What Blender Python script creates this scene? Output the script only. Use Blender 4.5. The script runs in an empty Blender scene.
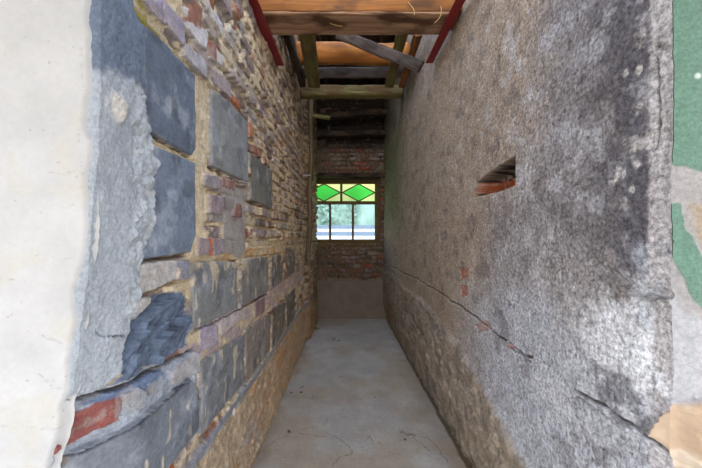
import bpy, bmesh, math, random
import numpy as np
from mathutils import Vector, Matrix

# ------------------------------------------------------------------ camera, world, exposure
S = bpy.context.scene
COL = S.collection
CAMZ = 1.5
F = 312.0            # focal length in pixels of the 702 px wide frame
VX, VY = 352.0, 236.0

cam = bpy.data.cameras.new('camera'); camo = bpy.data.objects.new('camera', cam)
COL.objects.link(camo); S.camera = camo
camo.location = (0, 0, CAMZ); camo.rotation_euler = (math.pi/2, 0, 0)
cam.sensor_width = 36.0; cam.lens = 36.0*F/702.0
cam.shift_x = -1.0/702; cam.shift_y = 2.0/702
cam.clip_start = 0.02; cam.clip_end = 200

S.view_settings.view_transform = 'Standard'; S.view_settings.look = 'None'
S.view_settings.gamma = 1.0; S.view_settings.use_curve_mapping = False
S.view_settings.exposure = 0.0

W = bpy.data.worlds.new('sky'); S.world = W; W.use_nodes = True
nt = W.node_tree; nt.nodes.clear()
wo = nt.nodes.new('ShaderNodeOutputWorld'); bg = nt.nodes.new('ShaderNodeBackground')
tc = nt.nodes.new('ShaderNodeTexCoord'); sx = nt.nodes.new('ShaderNodeSeparateXYZ')
rp = nt.nodes.new('ShaderNodeValToRGB')
nt.links.new(tc.outputs['Generated'], sx.inputs[0]); nt.links.new(sx.outputs['Z'], rp.inputs[0])
cr = rp.color_ramp
cr.elements[0].position = 0.0; cr.elements[0].color = (0.98, 0.90, 0.82, 1)
cr.elements[1].position = 1.0; cr.elements[1].color = (0.60, 0.74, 1.0, 1)
e = cr.elements.new(0.22); e.color = (0.95, 0.94, 0.93, 1)
e = cr.elements.new(0.5); e.color = (0.70, 0.82, 1.0, 1)
# the hazy bright part of the sky lies behind the camera, low over the yard
mr = nt.nodes.new('ShaderNodeMapRange'); mr.inputs['From Min'].default_value = 0.35
mr.inputs['From Max'].default_value = -1.0; mr.inputs['To Min'].default_value = 1.4; mr.inputs['To Max'].default_value = 2.1
nt.links.new(sx.outputs['Y'], mr.inputs['Value'])
nt.links.new(rp.outputs[0], bg.inputs[0]); nt.links.new(mr.outputs[0], bg.inputs[1])
nt.links.new(bg.outputs[0], wo.inputs[0])
S.view_settings.exposure = 1.4

# ------------------------------------------------------------------ numeric helpers
def hsh(ix, iy, seed):
    n = (ix.astype(np.int64)*374761393 + iy.astype(np.int64)*668265263 + seed*2147483647 + 12345) & 0xFFFFFFFF
    n = ((n ^ (n >> 13))*1274126177) & 0xFFFFFFFF
    n = (n ^ (n >> 16))*2246822519 & 0xFFFFFFFF
    return ((n ^ (n >> 15)) & 0xFFFFFF)/float(0xFFFFFF)
def vn(x, y, seed=0):
    ix = np.floor(x); iy = np.floor(y); fx = x-ix; fy = y-iy
    fx = fx*fx*(3-2*fx); fy = fy*fy*(3-2*fy)
    a = hsh(ix, iy, seed); b = hsh(ix+1, iy, seed); c = hsh(ix, iy+1, seed); d = hsh(ix+1, iy+1, seed)
    return (a*(1-fx)+b*fx)*(1-fy)+(c*(1-fx)+d*fx)*fy
def fbm(x, y, sc, seed=0, octv=4, sy=None):
    """0..1 fractal noise, features of size sc metres"""
    sy = sy or sc
    r = 0; a = 1; t = 0
    for k in range(octv):
        r = r + a*vn(x/sc*2**k+17.3*k, y/sy*2**k+5.1*k, seed+k*7); t += a; a *= .55
    return r/t
def sst(a, b, x):
    t = np.clip((x-a)/(b-a), 0, 1); return t*t*(3-2*t)
def lin(c):
    c = np.asarray(c, float)/255.0
    return np.where(c <= .04045, c/12.92, ((c+.055)/1.055)**2.4)
def mixc(c, d, m):
    return c*(1-m[..., None]) + np.asarray(d)*m[..., None]
def near(fn):
    """evaluate a distance only inside the padded bounds of its shape (1.0 elsewhere)"""
    def g(px, py, pts):
        P = np.asarray(pts, float); a = P.min(0)-.12; b = P.max(0)+.12
        m = (px > a[0]) & (px < b[0]) & (py > a[1]) & (py < b[1])
        out = np.ones(px.shape)
        if m.any(): out[m] = fn(px[m], py[m], pts)
        return out
    return g
@near
def sdf(px, py, poly):
    """signed distance, negative inside"""
    P = np.asarray(poly, float); n = len(P)
    d = np.full(px.shape, 1e9); ins = np.zeros(px.shape, bool)
    for i in range(n):
        ax, ay = P[i]; bx, by = P[(i+1) % n]
        ex, ey = bx-ax, by-ay; wx, wy = px-ax, py-ay
        t = np.clip((wx*ex+wy*ey)/(ex*ex+ey*ey+1e-12), 0, 1)
        d = np.minimum(d, (wx-ex*t)**2+(wy-ey*t)**2)
        c1 = (ay > py) != (by > py)
        with np.errstate(divide='ignore', invalid='ignore'):
            c2 = px < (bx-ax)*(py-ay)/(by-ay+1e-12)+ax
        ins ^= (c1 & c2)
    d = np.sqrt(d)
    return np.where(ins, -d, d)
@near
def pdist(px, py, line):
    d = np.full(px.shape, 1e9)
    for (ax, ay), (bx, by) in zip(line[:-1], line[1:]):
        ex, ey = bx-ax, by-ay; wx, wy = px-ax, py-ay
        t = np.clip((wx*ex+wy*ey)/(ex*ex+ey*ey+1e-12), 0, 1)
        d = np.minimum(d, (wx-ex*t)**2+(wy-ey*t)**2)
    return np.sqrt(d)

# ------------------------------------------------------------------ object helpers
def tag(o, label=None, cat=None, group=None, kind=None):
    if label: o['label'] = label
    if cat: o['category'] = cat
    if group: o['group'] = group
    if kind: o['kind'] = kind
    return o
def link(name, me, parent=None, mat=None):
    o = bpy.data.objects.new(name, me); COL.objects.link(o)
    if parent is not None: o.parent = parent
    if mat is not None: me.materials.append(mat)
    return o
def npmesh(name, co, faces, col=None, smooth=True):
    me = bpy.data.meshes.new(name)
    nv, nf = len(co), len(faces)
    me.vertices.add(nv); me.vertices.foreach_set('co', co.astype(np.float32).ravel())
    me.loops.add(nf*4); me.loops.foreach_set('vertex_index', faces.astype(np.int32).ravel())
    me.polygons.add(nf)
    me.polygons.foreach_set('loop_start', np.arange(0, nf*4, 4, dtype=np.int32))
    me.polygons.foreach_set('loop_total', np.full(nf, 4, dtype=np.int32))
    me.polygons.foreach_set('use_smooth', np.full(nf, smooth, dtype=bool))
    if col is not None:
        ca = me.color_attributes.new('Col', 'FLOAT_COLOR', 'POINT')
        c4 = np.ones((nv, 4), np.float32); c4[:, :3] = col
        ca.data.foreach_set('color', c4.ravel())
    me.update(calc_edges=True); me.validate()
    return me
def grid_parts(co, col, cls, flip, names, root_extra=None):
    """split a displaced sheet (rows, cols, 3) into one object per class; class 0 is the root.
    names: {class: (name, material, extra)}"""
    R, C = co.shape[:2]
    idx = np.arange(R*C).reshape(R, C)
    q = np.stack([idx[:-1, :-1], idx[:-1, 1:], idx[1:, 1:], idx[1:, :-1]], -1).reshape(-1, 4)
    if flip: q = q[:, ::-1]
    fc = cls[:-1, :-1].reshape(-1)
    V = co.reshape(-1, 3); K = col.reshape(-1, 3)
    root = None; out = {}
    for k in sorted(names):
        sel = q[fc == k]
        if len(sel) == 0: continue
        u, inv = np.unique(sel.ravel(), return_inverse=True)
        me = npmesh(names[k][0], V[u], inv.reshape(-1, 4), K[u])
        o = link(names[k][0], me, root, names[k][1])
        if root is None: root = o
        out[k] = o
    return root, out
def box_bm(bm, lo, hi):
    vs = [bm.verts.new((x, y, z)) for x in (lo[0], hi[0]) for y in (lo[1], hi[1]) for z in (lo[2], hi[2])]
    for f in ((0,1,3,2), (4,6,7,5), (0,4,5,1), (2,3,7,6), (0,2,6,4), (1,5,7,3)):
        bm.faces.new([vs[i] for i in f])
def box(name, lo, hi, mat, parent=None, bevel=0):
    bm = bmesh.new(); box_bm(bm, lo, hi)
    if bevel: bmesh.ops.bevel(bm, geom=bm.edges[:], offset=bevel, segments=2, affect='EDGES')
    bmesh.ops.recalc_face_normals(bm, faces=bm.faces)
    me = bpy.data.meshes.new(name); bm.to_mesh(me); bm.free()
    return link(name, me, parent, mat)

# ------------------------------------------------------------------ materials
def attr_mat(name, rough=0.92, var=0.22, vscale=90, bump=0.5, bscale=160, bdist=0.004, var2=0.0, v2s=9, spec=0.25):
    m = bpy.data.materials.new(name); m.use_nodes = True; n = m.node_tree.nodes; l = m.node_tree.links
    b = n['Principled BSDF']; b.inputs['Roughness'].default_value = rough
    b.inputs['Specular IOR Level'].default_value = spec
    a = n.new('ShaderNodeAttribute'); a.attribute_name = 'Col'
    t = n.new('ShaderNodeTexCoord')
    def noise(sc, det=6, r=.65):
        x = n.new('ShaderNodeTexNoise'); x.inputs['Scale'].default_value = sc
        x.inputs['Detail'].default_value = det; x.inputs['Roughness'].default_value = r
        l.new(t.outputs['Object'], x.inputs['Vector']); return x
    n1 = noise(vscale, 8, .75)
    mr = n.new('ShaderNodeMapRange'); mr.inputs['From Min'].default_value = .36; mr.inputs['From Max'].default_value = .64
    mr.inputs['To Min'].default_value = 1-var; mr.inputs['To Max'].default_value = 1+var
    l.new(n1.outputs['Fac'], mr.inputs['Value'])
    fac = mr.outputs[0]
    if var2:
        n3 = noise(v2s)
        m3 = n.new('ShaderNodeMapRange'); m3.inputs['From Min'].default_value = .3; m3.inputs['From Max'].default_value = .7
        m3.inputs['To Min'].default_value = 1-var2; m3.inputs['To Max'].default_value = 1+var2
        l.new(n3.outputs['Fac'], m3.inputs['Value'])
        mm = n.new('ShaderNodeMath'); mm.operation = 'MULTIPLY'; l.new(fac, mm.inputs[0]); l.new(m3.outputs[0], mm.inputs[1]); fac = mm.outputs[0]
    vm = n.new('ShaderNodeVectorMath'); vm.operation = 'SCALE'
    l.new(a.outputs['Color'], vm.inputs[0]); l.new(fac, vm.inputs['Scale'])
    l.new(vm.outputs[0], b.inputs['Base Color'])
    n2 = noise(bscale, 8, .7)
    bp = n.new('ShaderNodeBump'); bp.inputs['Strength'].default_value = bump; bp.inputs['Distance'].default_value = bdist
    l.new(n2.outputs['Fac'], bp.inputs['Height']); l.new(bp.outputs[0], b.inputs['Normal'])
    return m
def wood_mat(name, c1, c2, c3=None, scale=1.0, rough=.8, grain=26, cracks=.0):
    """grain runs along the local X axis"""
    m = bpy.data.materials.new(name); m.use_nodes = True; n = m.node_tree.nodes; l = m.node_tree.links
    b = n['Principled BSDF']; b.inputs['Roughness'].default_value = rough; b.inputs['Specular IOR Level'].default_value = .2
    t = n.new('ShaderNodeTexCoord'); mp = n.new('ShaderNodeMapping')
    mp.inputs['Scale'].default_value = (1.3*scale, grain*scale, grain*scale)
    l.new(t.outputs['Object'], mp.inputs[0])
    a = n.new('ShaderNodeTexNoise'); a.inputs['Scale'].default_value = 1.0; a.inputs['Detail'].default_value = 8
    a.inputs['Roughness'].default_value = .65; a.inputs['Distortion'].default_value = .6
    l.new(mp.outputs[0], a.inputs['Vector'])
    r = n.new('ShaderNodeValToRGB'); l.new(a.outputs['Fac'], r.inputs[0])
    r.color_ramp.elements[0].position = .33; r.color_ramp.elements[0].color = (*lin(c1), 1)
    r.color_ramp.elements[1].position = .66; r.color_ramp.elements[1].color = (*lin(c2), 1)
    out = r.outputs[0]
    if c3:
        q = n.new('ShaderNodeTexNoise'); q.inputs['Scale'].default_value = 5; q.inputs['Detail'].default_value = 6
        mp2 = n.new('ShaderNodeMapping'); mp2.inputs['Scale'].default_value = (.6, 1.4, 1.4)
        l.new(t.outputs['Object'], mp2.inputs[0]); l.new(mp2.outputs[0], q.inputs['Vector'])
        r2 = n.new('ShaderNodeValToRGB'); r2.color_ramp.elements[0].position = .48; r2.color_ramp.elements[1].position = .62
        l.new(q.outputs['Fac'], r2.inputs[0])
        mx = n.new('ShaderNodeMix'); mx.data_type = 'RGBA'
        l.new(r2.outputs[0], mx.inputs['Factor']); l.new(out, mx.inputs['A']); mx.inputs['B'].default_value = (*lin(c3), 1)
        out = mx.outputs['Result']
    l.new(out, b.inputs['Base Color'])
    bp = n.new('ShaderNodeBump'); bp.inputs['Strength'].default_value = .6; bp.inputs['Distance'].default_value = .006
    l.new(a.outputs['Fac'], bp.inputs['Height']); l.new(bp.outputs[0], b.inputs['Normal'])
    return m
def plain_mat(name, c, rough=.7, var=.15, scale=30, metal=0, bump=.3):
    m = bpy.data.materials.new(name); m.use_nodes = True; n = m.node_tree.nodes; l = m.node_tree.links
    b = n['Principled BSDF']; b.inputs['Roughness'].default_value = rough; b.inputs['Metallic'].default_value = metal
    t = n.new('ShaderNodeTexCoord'); a = n.new('ShaderNodeTexNoise'); a.inputs['Scale'].default_value = scale; a.inputs['Detail'].default_value = 6
    l.new(t.outputs['Object'], a.inputs['Vector'])
    r = n.new('ShaderNodeValToRGB'); c = lin(c)
    r.color_ramp.elements[0].position = .3; r.color_ramp.elements[0].color = (*(c*(1-var)), 1)
    r.color_ramp.elements[1].position = .7; r.color_ramp.elements[1].color = (*np.minimum(c*(1+var), 1), 1)
    l.new(a.outputs['Fac'], r.inputs[0]); l.new(r.outputs[0], b.inputs['Base Color'])
    bp = n.new('ShaderNodeBump'); bp.inputs['Strength'].default_value = bump; bp.inputs['Distance'].default_value = .004
    l.new(a.outputs['Fac'], bp.inputs['Height']); l.new(bp.outputs[0], b.inputs['Normal'])
    return m

M_brick = attr_mat('old_brickwork', var=.25, vscale=110, bump=1.0, bdist=.006, var2=.22, v2s=22)
M_block = attr_mat('concrete_block', var=.18, vscale=80, bump=.6, bscale=150, bdist=.004, var2=.20, v2s=14, rough=.8)
M_render = attr_mat('cement_render', var=.20, vscale=90, bump=1.0, bscale=110, bdist=.006)
M_plaster = attr_mat('white_plaster', var=.035, vscale=60, bump=.35, bscale=120, bdist=.003, rough=.85)
M_rough = attr_mat('weathered_render', var=.62, vscale=80, bump=1.0, bscale=110, bdist=.006, var2=.13, v2s=12)
M_foot = attr_mat('rubble_footing', var=.30, vscale=60, bump=.9, bscale=90, bdist=.008)
M_paint = attr_mat('green_limewash', var=.24, vscale=120, bump=.5, bscale=180, bdist=.003)
M_foam = attr_mat('expanding_foam', var=.06, vscale=40, bump=.25, bscale=60, bdist=.004, rough=.55)
M_floor = attr_mat('trowelled_concrete', var=.11, vscale=45, bump=.25, bscale=100, bdist=.003, var2=.12, v2s=5, rough=.75, spec=.4)
M_dark = plain_mat('wall_core', (96, 84, 76), .95)

# ------------------------------------------------------------------ the two side walls
Y0, Y1 = 0.80, 5.76
def XL(y): return -0.70 + 0*y
def XR(y): return 0.785 - 0.19*np.clip((y-2.0)/3.7, 0, 1.2)**1.0
def Lp(x, y):      # photo point -> (along, height) on the left wall
    Y = 0.70*F/(VX-x); return (Y, CAMZ-(y-VY)*Y/F)
def Rp(x, y):
    Y = 1.0
    for _ in range(30): Y = float(XR(np.array(Y)))*F/(x-VX)
    return (Y, CAMZ-(y-VY)*Y/F)
def LP(*pts): return [Lp(*p) for p in pts]
def RP(*pts): return [Rp(*p) for p in pts]
def zrows(top):
    return np.concatenate([np.arange(-0.06, .75, .0075), np.arange(.75, 2.3, .0034), np.arange(2.3, top, .008)])

def courses(U, V, h, lmin, lmax, seed, joint=.009, jit=.25, offs=0.0):
    """running-bond bricks: returns edge distance (m, >0 inside brick), brick id, course index"""
    row = np.floor((V-offs)/h).astype(int)
    ed = np.full(U.shape, -1.0); bid = np.zeros(U.shape, int)
    rng = np.random.RandomState(seed)
    fz = (V-offs)-row*h
    for r in range(row.min(), row.max()+1):
        m = row == r
        cuts = [-.4-rng.rand()*.2]
        while cuts[-1] < 7.2: cuts.append(cuts[-1]+(lmin if rng.rand() < .35 else lmax)*(1+jit*(rng.rand()-.5)))
        cuts = np.array(cuts); u = U[m]
        k = np.searchsorted(cuts, u)-1
        k = np.clip(k, 0, len(cuts)-2)
        dv = np.minimum(fz[m], h-fz[m])-joint/2
        du = np.minimum(u-cuts[k], cuts[k+1]-u)-joint/2
        rr = .012
        e = np.minimum(du, dv)
        q = np.sqrt(np.maximum(rr-du, 0)**2+np.maximum(rr-dv, 0)**2)
        e = np.where((du < rr) & (dv < rr), rr-q, e)
        ed[m] = e; bid[m] = (r+50)*1000+k
    return ed, bid, row
def rnd(bid, seed): return hsh(bid, bid*0+seed, seed)

MORTAR = lin((204, 188, 160)); 
def brick_layer(U, V, seed, h=.082, lmin=.12, lmax=.235, palette=None, smear=.5, offs=0.0, mortar=MORTAR, jo=.017):
    wu = (fbm(U, V, .09, seed+1, 3)-.5)*.030; wv = (fbm(U, V, .12, seed+2, 3)-.5)*.030
    ed, bid, row = courses(U+wu, V+wv, h, lmin, lmax, seed, joint=jo, offs=offs)
    inn = sst(-.001, .007, ed+(fbm(U, V, .02, seed+5, 3)-.5)*.014)
    prot = .002+.034*rnd(bid, 3)**1.3
    tiltu = (rnd(bid, 9)-.5)
    hgt = inn*prot+(fbm(U, V, .03, seed+3, 4)-.5)*.014-(1-inn)*.042*sst(.46, .58, fbm(U, V, .13, seed+4, 4))
    pal = palette; r = rnd(bid, 11)
    col = np.zeros(U.shape+(3,)); acc = 0
    for c, w in pal:
        m = (r >= acc) & (r < acc+w+1e-6); col[m] = lin(c); acc += w
    col *= (.62+.56*rnd(bid, 21))[..., None]
    # within-brick blotches
    bl = sst(.5, .66, fbm(U, V, .035, seed+8, 3)); col = mixc(col, lin((150, 140, 142)), bl*.55)
    mc = mortar*(.75+.5*fbm(U, V, .05, seed+15, 4))[..., None]
    sm = sst(smear, smear+.10, fbm(U, V, .10, seed+30, 5))
    m2 = np.maximum(1-inn, sm*.9)
    col = mixc(col, mc, m2) if False else col*(1-m2[..., None])+mc*m2[..., None]
    hgt = hgt*(1-sm*.6)+sm*(.006+.016*fbm(U, V, .03, seed+6, 4))
    return hgt, col, inn

# ---------- LEFT WALL
PALL = [((156, 144, 140), .30), ((146, 132, 134), .22), ((164, 152, 142), .18), ((136, 114, 104), .14), ((150, 102, 84), .05), ((170, 104, 72), .03), ((182, 178, 176), .08)]
xs = np.concatenate([np.linspace(79, 300, 430), np.linspace(300.6, 314, 22)])
ycol = .70*F/(VX-xs); ycol = np.concatenate([[Y0], ycol[ycol > Y0+.002], [Y1]])
zr = zrows(4.3)
U, V = np.meshgrid(ycol, zr)
wob = lambda sc, a, s: (fbm(U, V, sc, s, 4)-.5)*a
Uw = U+wob(.05, .022, 100)+wob(.012, .006, 103); Vw = V+wob(.05, .022, 101)+wob(.012, .006, 104)
H, Cc, inn = brick_layer(U, V, 5, palette=PALL, smear=.50)
cls = np.zeros(U.shape, int)
# cream vertical mortar strip between the first and second block columns + heavy smears
def apply(poly, colr, hh, soft=.006, mix=1.0, uw=None, vw=None):
    global H, Cc
    d = sdf(Uw if uw is None else uw, Vw if vw is None else vw, poly)
    m = sst(soft, -soft*.3, d)*mix
    H = H*(1-m)+hh*m
    Cc = Cc*(1-m[..., None])+colr*m[..., None]
    return d, m
mc = MORTAR*(.78+.44*fbm(U, V, .03, 77, 4))[..., None]
apply(LP((190, 70), (207, 86), (207, 168), (203, 240), (190, 250)), mc*1.05, .006+wob(.03, .012, 40))
apply(LP((136, 120), (192, 146), (194, 170), (136, 152)), mc*1.0, .010+wob(.03, .012, 39))
# worn edges along blocks (mortar bed)
bm_ = MORTAR*(.7+.5*fbm(U, V, .04, 78, 4))[..., None]
apply([(3.3, 1.36), (3.3, 1.46), (1.35, 1.46), (1.35, 1.37)], bm_, .004+wob(.03, .02, 41), mix=.85)
apply(LP((187, 262), (187, 250), (300, 246), (294, 256)), mixc(bm_, lin((190, 140, 70)), sst(.5, .62, fbm(U, V, .07, 55, 3))*.7), .014+wob(.03, .02, 42), mix=.8)
# pale smeared course between the two lower block rows
apply([(1.30, 1.09), (4.3, 1.05), (4.3, .90), (1.15, .87)], mixc(bm_, lin((176, 160, 168)), sst(.42, .55, fbm(U, V, .09, 56, 4))), .006+.018*fbm(U, V, .06, 43, 4), mix=.85)
# grey plaster skin left on the bricks round the second block
gp = lin((158, 152, 150))*(.8+.4*fbm(U, V, .06, 79, 4))[..., None]
apply(LP((222, 183), (242, 190), (243, 250), (238, 258), (221, 252)), gp, .016+wob(.05, .006, 44), mix=.9)
# two mauve bricks and friends by the mortar strip
def brick_at(poly, c, hh=.026, soft=.004):
    cc = lin(c)*(.72+.56*fbm(U, V, .03, 81, 4))[..., None]
    cc = mixc(cc, lin((168, 156, 150)), sst(.50, .70, fbm(U, V, .035, 82, 5))*.55)
    return apply(poly, cc, hh+wob(.03, .006, 45), soft=soft)
brick_at(LP((201, 174), (216, 179), (216, 190), (200, 186)), (150, 142, 148))
brick_at(LP((204, 194), (217, 198), (217, 215), (204, 212)), (150, 134, 140), .034)
brick_at(LP((194, 239), (204, 239), (204, 255), (194, 255)), (152, 138, 142))
brick_at(LP((208, 238), (220, 239), (220, 254), (208, 254)), (154, 140, 146))
brick_at(LP((204, 239), (208, 239), (208, 255), (204, 255)), (184, 110, 82), .02)
brick_at(LP((232, 203), (237, 205), (238, 217), (229, 216)), (140, 100, 90), .03)
brick_at(LP((219, 177), (232, 181), (232, 190), (219, 186)), (150, 112, 100), .02)
for poly, c in ((LP((180, 8), (190, 18), (202, 33), (202, 50), (192, 44), (181, 28)), (196, 192, 192)),
                (LP((203, 40), (218, 55), (218, 68), (204, 58)), (196, 190, 186)),
                (LP((243, 120), (250, 128), (250, 140), (243, 132)), (172, 108, 72)),
                (LP((226, 92), (236, 101), (236, 112), (226, 104)), (168, 108, 74)),
                (LP((203, 38), (211, 44), (211, 60), (203, 55)), (146, 96, 80)),
                (LP((249, 144), (258, 152), (258, 158), (249, 152)), (150, 92, 74)),
                (LP((186, 0), (196, 8), (196, 30), (180, 20)), (142, 98, 82)),
                (LP((158, 0), (178, 22), (178, 46), (158, 22)), (158, 150, 164)),
                (LP((179, 42), (201, 62), (201, 78), (179, 56)), (176, 172, 178)),
                (LP((209, 68), (226, 84), (226, 98), (209, 82)), (162, 150, 150)),
                (LP((136, 0), (156, 0), (157, 24), (141, 8)), (150, 140, 158))):
    brick_at(poly, c, .028)
# pale mossy mortar streak over the first block
apply(LP((121, -2), (134, -2), (152, 24), (162, 36), (172, 50), (190, 70), (190, 78), (176, 64), (158, 44), (150, 34), (132, 26), (124, 12)), mixc(lin((198, 186, 160))*np.ones(U.shape+(1,)), lin((150, 140, 60)), sst(.55, .68, fbm(U, V, .04, 57, 3))*.8), .010+wob(.03, .016, 46))
# whitish bricks between the second block and the broken block
brick_at(LP((133, 264), (160, 261), (172, 262), (172, 281), (152, 290), (133, 294)), (192, 190, 188), .020)
brick_at(LP((174, 262), (187, 260), (187, 278), (174, 280)), (150, 150, 166), .016)
brick_at(LP((130, 296), (140, 293), (146, 296), (142, 310), (131, 318)), (190, 188, 186), .02)
brick_at(LP((172, 284), (187, 280), (187, 300), (180, 300), (172, 292)), (196, 180, 150), .018)
# the course under the broken block
apply(LP((75, 452), (90, 400), (130, 376), (190, 350), (196, 354), (196, 384), (120, 432), (94, 452), (80, 470)), lin((170, 178, 192))*(.75+.4*fbm(U, V, .05, 84, 4))[..., None], .006+wob(.03, .016, 47))
brick_at(LP((96, 404), (128, 382), (158, 369), (160, 372), (160, 384), (138, 398), (126, 402), (121, 398)), (112, 128, 158), .014)
brick_at(LP((121, 396), (132, 388), (140, 392), (137, 408), (124, 414)), (158, 162, 168), .026)
brick_at(LP((144, 384), (157, 374), (160, 380), (157, 390), (146, 396)), (150, 158, 168), .022)
brick_at(LP((166, 370), (190, 352), (196, 354), (195, 372), (168, 384)), (180, 180, 184), .024)
brick_at(LP((58, 466), (62, 452), (84, 444), (87, 416), (104, 404), (118, 398), (121, 401), (121, 420), (104, 433), (85, 449), (70, 468)), (150, 92, 88), .016, .003)
brick_at(LP((196, 328), (206, 322), (214, 326), (214, 344), (196, 352)), (172, 162, 178), .02)
brick_at(LP((214, 312), (238, 305), (240, 318), (216, 336)), (188, 176, 176), .026)
brick_at(LP((252, 302), (262, 297), (262, 312), (252, 318)), (140, 118, 122), .024)

# concrete blocks -> each its own part
BL = [LP((134, 20), (151, 33), (180, 64), (191, 74), (192, 150), (188, 156), (143, 133), (137, 90)),
      LP((148, 144), (191, 162), (192, 235), (186, 253), (155, 258), (131, 261), (142, 233), (147, 205)),
      LP((207, 88), (226, 101), (245, 122), (245, 183), (225, 174), (207, 166)),
      LP((247, 152), (270, 171), (270, 209), (248, 200)),
      LP((187, 263), (210, 260), (234, 262), (235, 308), (189, 331)),
      LP((239, 259), (266, 256), (266, 292), (238, 308)),
      LP((268.5, 256), (281, 253), (281, 279), (269, 289)),
      LP((284, 247), (293, 250), (293, 272), (284, 279)),
      LP((78, 480), (95, 452), (120, 433), (187, 378), (195, 388), (195, 430), (160, 474)),
      LP((197, 362), (216, 350), (240, 335), (242, 382), (197, 436)),
      LP((243, 329), (268, 313), (268, 350), (243, 384)),
      LP((270, 310), (283, 301), (284, 331), (270, 349)),
      LP((284.5, 298), (293, 288), (293, 321), (285, 332))]
BC = [(98, 108, 124), (116, 128, 146), (134, 136, 136), (122, 120, 114), (130, 132, 134), (130, 128, 126), (112, 108, 104), (116, 110, 104),
      (116, 122, 132), (126, 128, 132), (134, 126, 120), (118, 112, 106), (110, 104, 96)]  # first two blued: the sky light's cast is in their colour
for k, (poly, c) in enumerate(zip(BL, BC)):
    d = sdf(U+wob(.03, .008, 60), V+wob(.03, .008, 61), poly)
    m = sst(.003, -.004, d)
    cc = lin(c)*(.84+.32*fbm(U, V, .12, 90+k, 5))[..., None]
    # lime drips over the top edge of the row-two blocks, pale scuffs elsewhere
    top_ = max(p[1] for p in poly); dr = sst(.66, .74, fbm(U, V, .045, 120+k, 4, sy=.10)+(.22 if 4 <= k <= 6 else -.2 if k == 8 else .0)*sst(top_-.16, top_, V)+(-.03 if k < 2 else 0))
    cc = mixc(cc, MORTAR*1.05, dr*(.65 if k > 3 else .12))
    sp = sst(.56, .74, fbm(U, V, .09, 140+k, 6)); cc = mixc(cc, lin((168, 176, 188)), sp*.45)
    cc = mixc(cc, lin((62, 66, 76)), sst(.56, .70, fbm(U, V, .10, 240+k, 6))*.45)
    edge = sst(-.020, .0, d)
    cc = mixc(cc, lin((140, 138, 134)), edge*sst(.5, .6, fbm(U, V, .04, 150, 3))*.7)
    hb = .021+wob(.2, .006, 62)+wob(.02, .0024, 63)+dr*.003
    groove = sst(.012, .003, np.abs(d-.004))*.010
    H = H*(1-m)+hb*m-groove; Cc = Cc*(1-m[..., None])+cc*m[..., None]
    cls[d < 0] = 10+k
# broken slate-blue block with deep fractured facets
pbr = LP((152, 293), (160, 296), (170, 290), (178, 296), (187, 304), (187, 330), (186, 345), (165, 358), (140, 372), (117, 384), (120, 335), (130, 320))
d = sdf(Uw, Vw, pbr); m = sst(.004, -.006, d)
fr = np.abs(((U*.9+V*1.9)*9+3.2*fbm(U, V, .16, 160, 4)) % 1-.35)
aa = U*.80+V*.60; bb = -U*.60+V*.80
q1 = (bb*7+1.6*fbm(aa, bb, .20, 160, 3)) % 1; q2 = (aa*5+bb*6+2.2*fbm(aa, bb, .12, 165, 3)) % 1; q3 = (bb*19-aa*4+2*fbm(aa, bb, .07, 166, 3)) % 1
hb = -.030+.042*q1+.020*q2+.010*q3+wob(.02, .010, 161)
cc = lin((100, 114, 136))*(.6+.8*fbm(aa, bb, .05, 162, 5, sy=.012))[..., None]
cc = mixc(cc, lin((52, 54, 62)), sst(.60, .72, fbm(U, V, .10, 163, 4)))
H = H*(1-m)+hb*m; Cc = Cc*(1-m[..., None])+cc*m[..., None]; cls[d < -.001] = 30
# deep gaps: between second block and white bricks, under the broken block, above blocks
def gap(line, w, dep, c=(70, 52, 40)):
    global H, Cc
    d = pdist(Uw, Vw, line); m = sst(w, w*.25, d+wob(.02, w*.8, 170))
    H = H-m*dep; Cc = mixc(Cc, lin(c), m*.8)
gap(LP((130, 262), (155, 260), (186, 255)), .010, .035, (110, 84, 50))
gap(LP((134, 296), (152, 290), (168, 283), (174, 281)), .010, .03, (120, 92, 50))
gap(LP((92, 398), (118, 388), (140, 376), (165, 362), (190, 350)), .010, .030, (80, 66, 44))
gap(LP((143, 135), (160, 142), (188, 158)), .004, .012)
gap(LP((207, 168), (224, 177), (246, 186)), .006, .018, (60, 54, 50))
gap(LP((247, 202), (258, 206), (271, 212)), .006, .02, (60, 54, 50))
gap(LP((189, 333), (212, 322), (238, 309), (266, 294)), .005, .016, (60, 54, 56))
gap(LP((94, 454), (120, 435), (160, 402), (188, 380)), .004, .010, (50, 54, 66))
gap(LP((196, 388), (196, 432)), .004, .010, (70, 74, 84))
gap(LP((242.5, 332), (242.5, 386)), .006, .012, (60, 58, 60))

# smooth footing ledge and rough footing
lipz = .535+(fbm(U, V*0, .5, 200, 3)-.5)*.03
dl = V-lipz
ledge = sst(.012, -.002, dl+wob(.05, .02, 201))*sst(-.055, -.035, dl)
Cc = mixc(Cc, lin((138, 142, 152)), ledge); H = H*(1-ledge)+ledge*(.026+wob(.06, .008, 202))
ft = sst(-.02, -.05, dl+wob(.05, .02, 203))
stn = fbm(U, V, .05, 210, 5); stn2 = fbm(U, V, .018, 211, 4)
ridg = 1-np.abs(2*fbm(U, V, .07, 212, 4)-1)
low = sst(.50, .0, V)
hf = .004+.030*stn+.016*stn2+.024*(ridg-.7)+low*.022
cf = lin((178, 158, 134))*(.65+.6*stn)[..., None]
cf = mixc(cf, lin((182, 128, 76)), sst(.54, .74, fbm(U, V, .18, 213, 6))*.55)
cf = mixc(cf, lin((150, 146, 146)), sst(.60, .75, fbm(U, V, .22, 214, 4))*.6)
H = H*(1-ft)+hf*ft; Cc = Cc*(1-ft[..., None])+cf*ft[..., None]
cls[dl < -.045+wob(.05, .02, 203)*0] = 1
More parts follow.
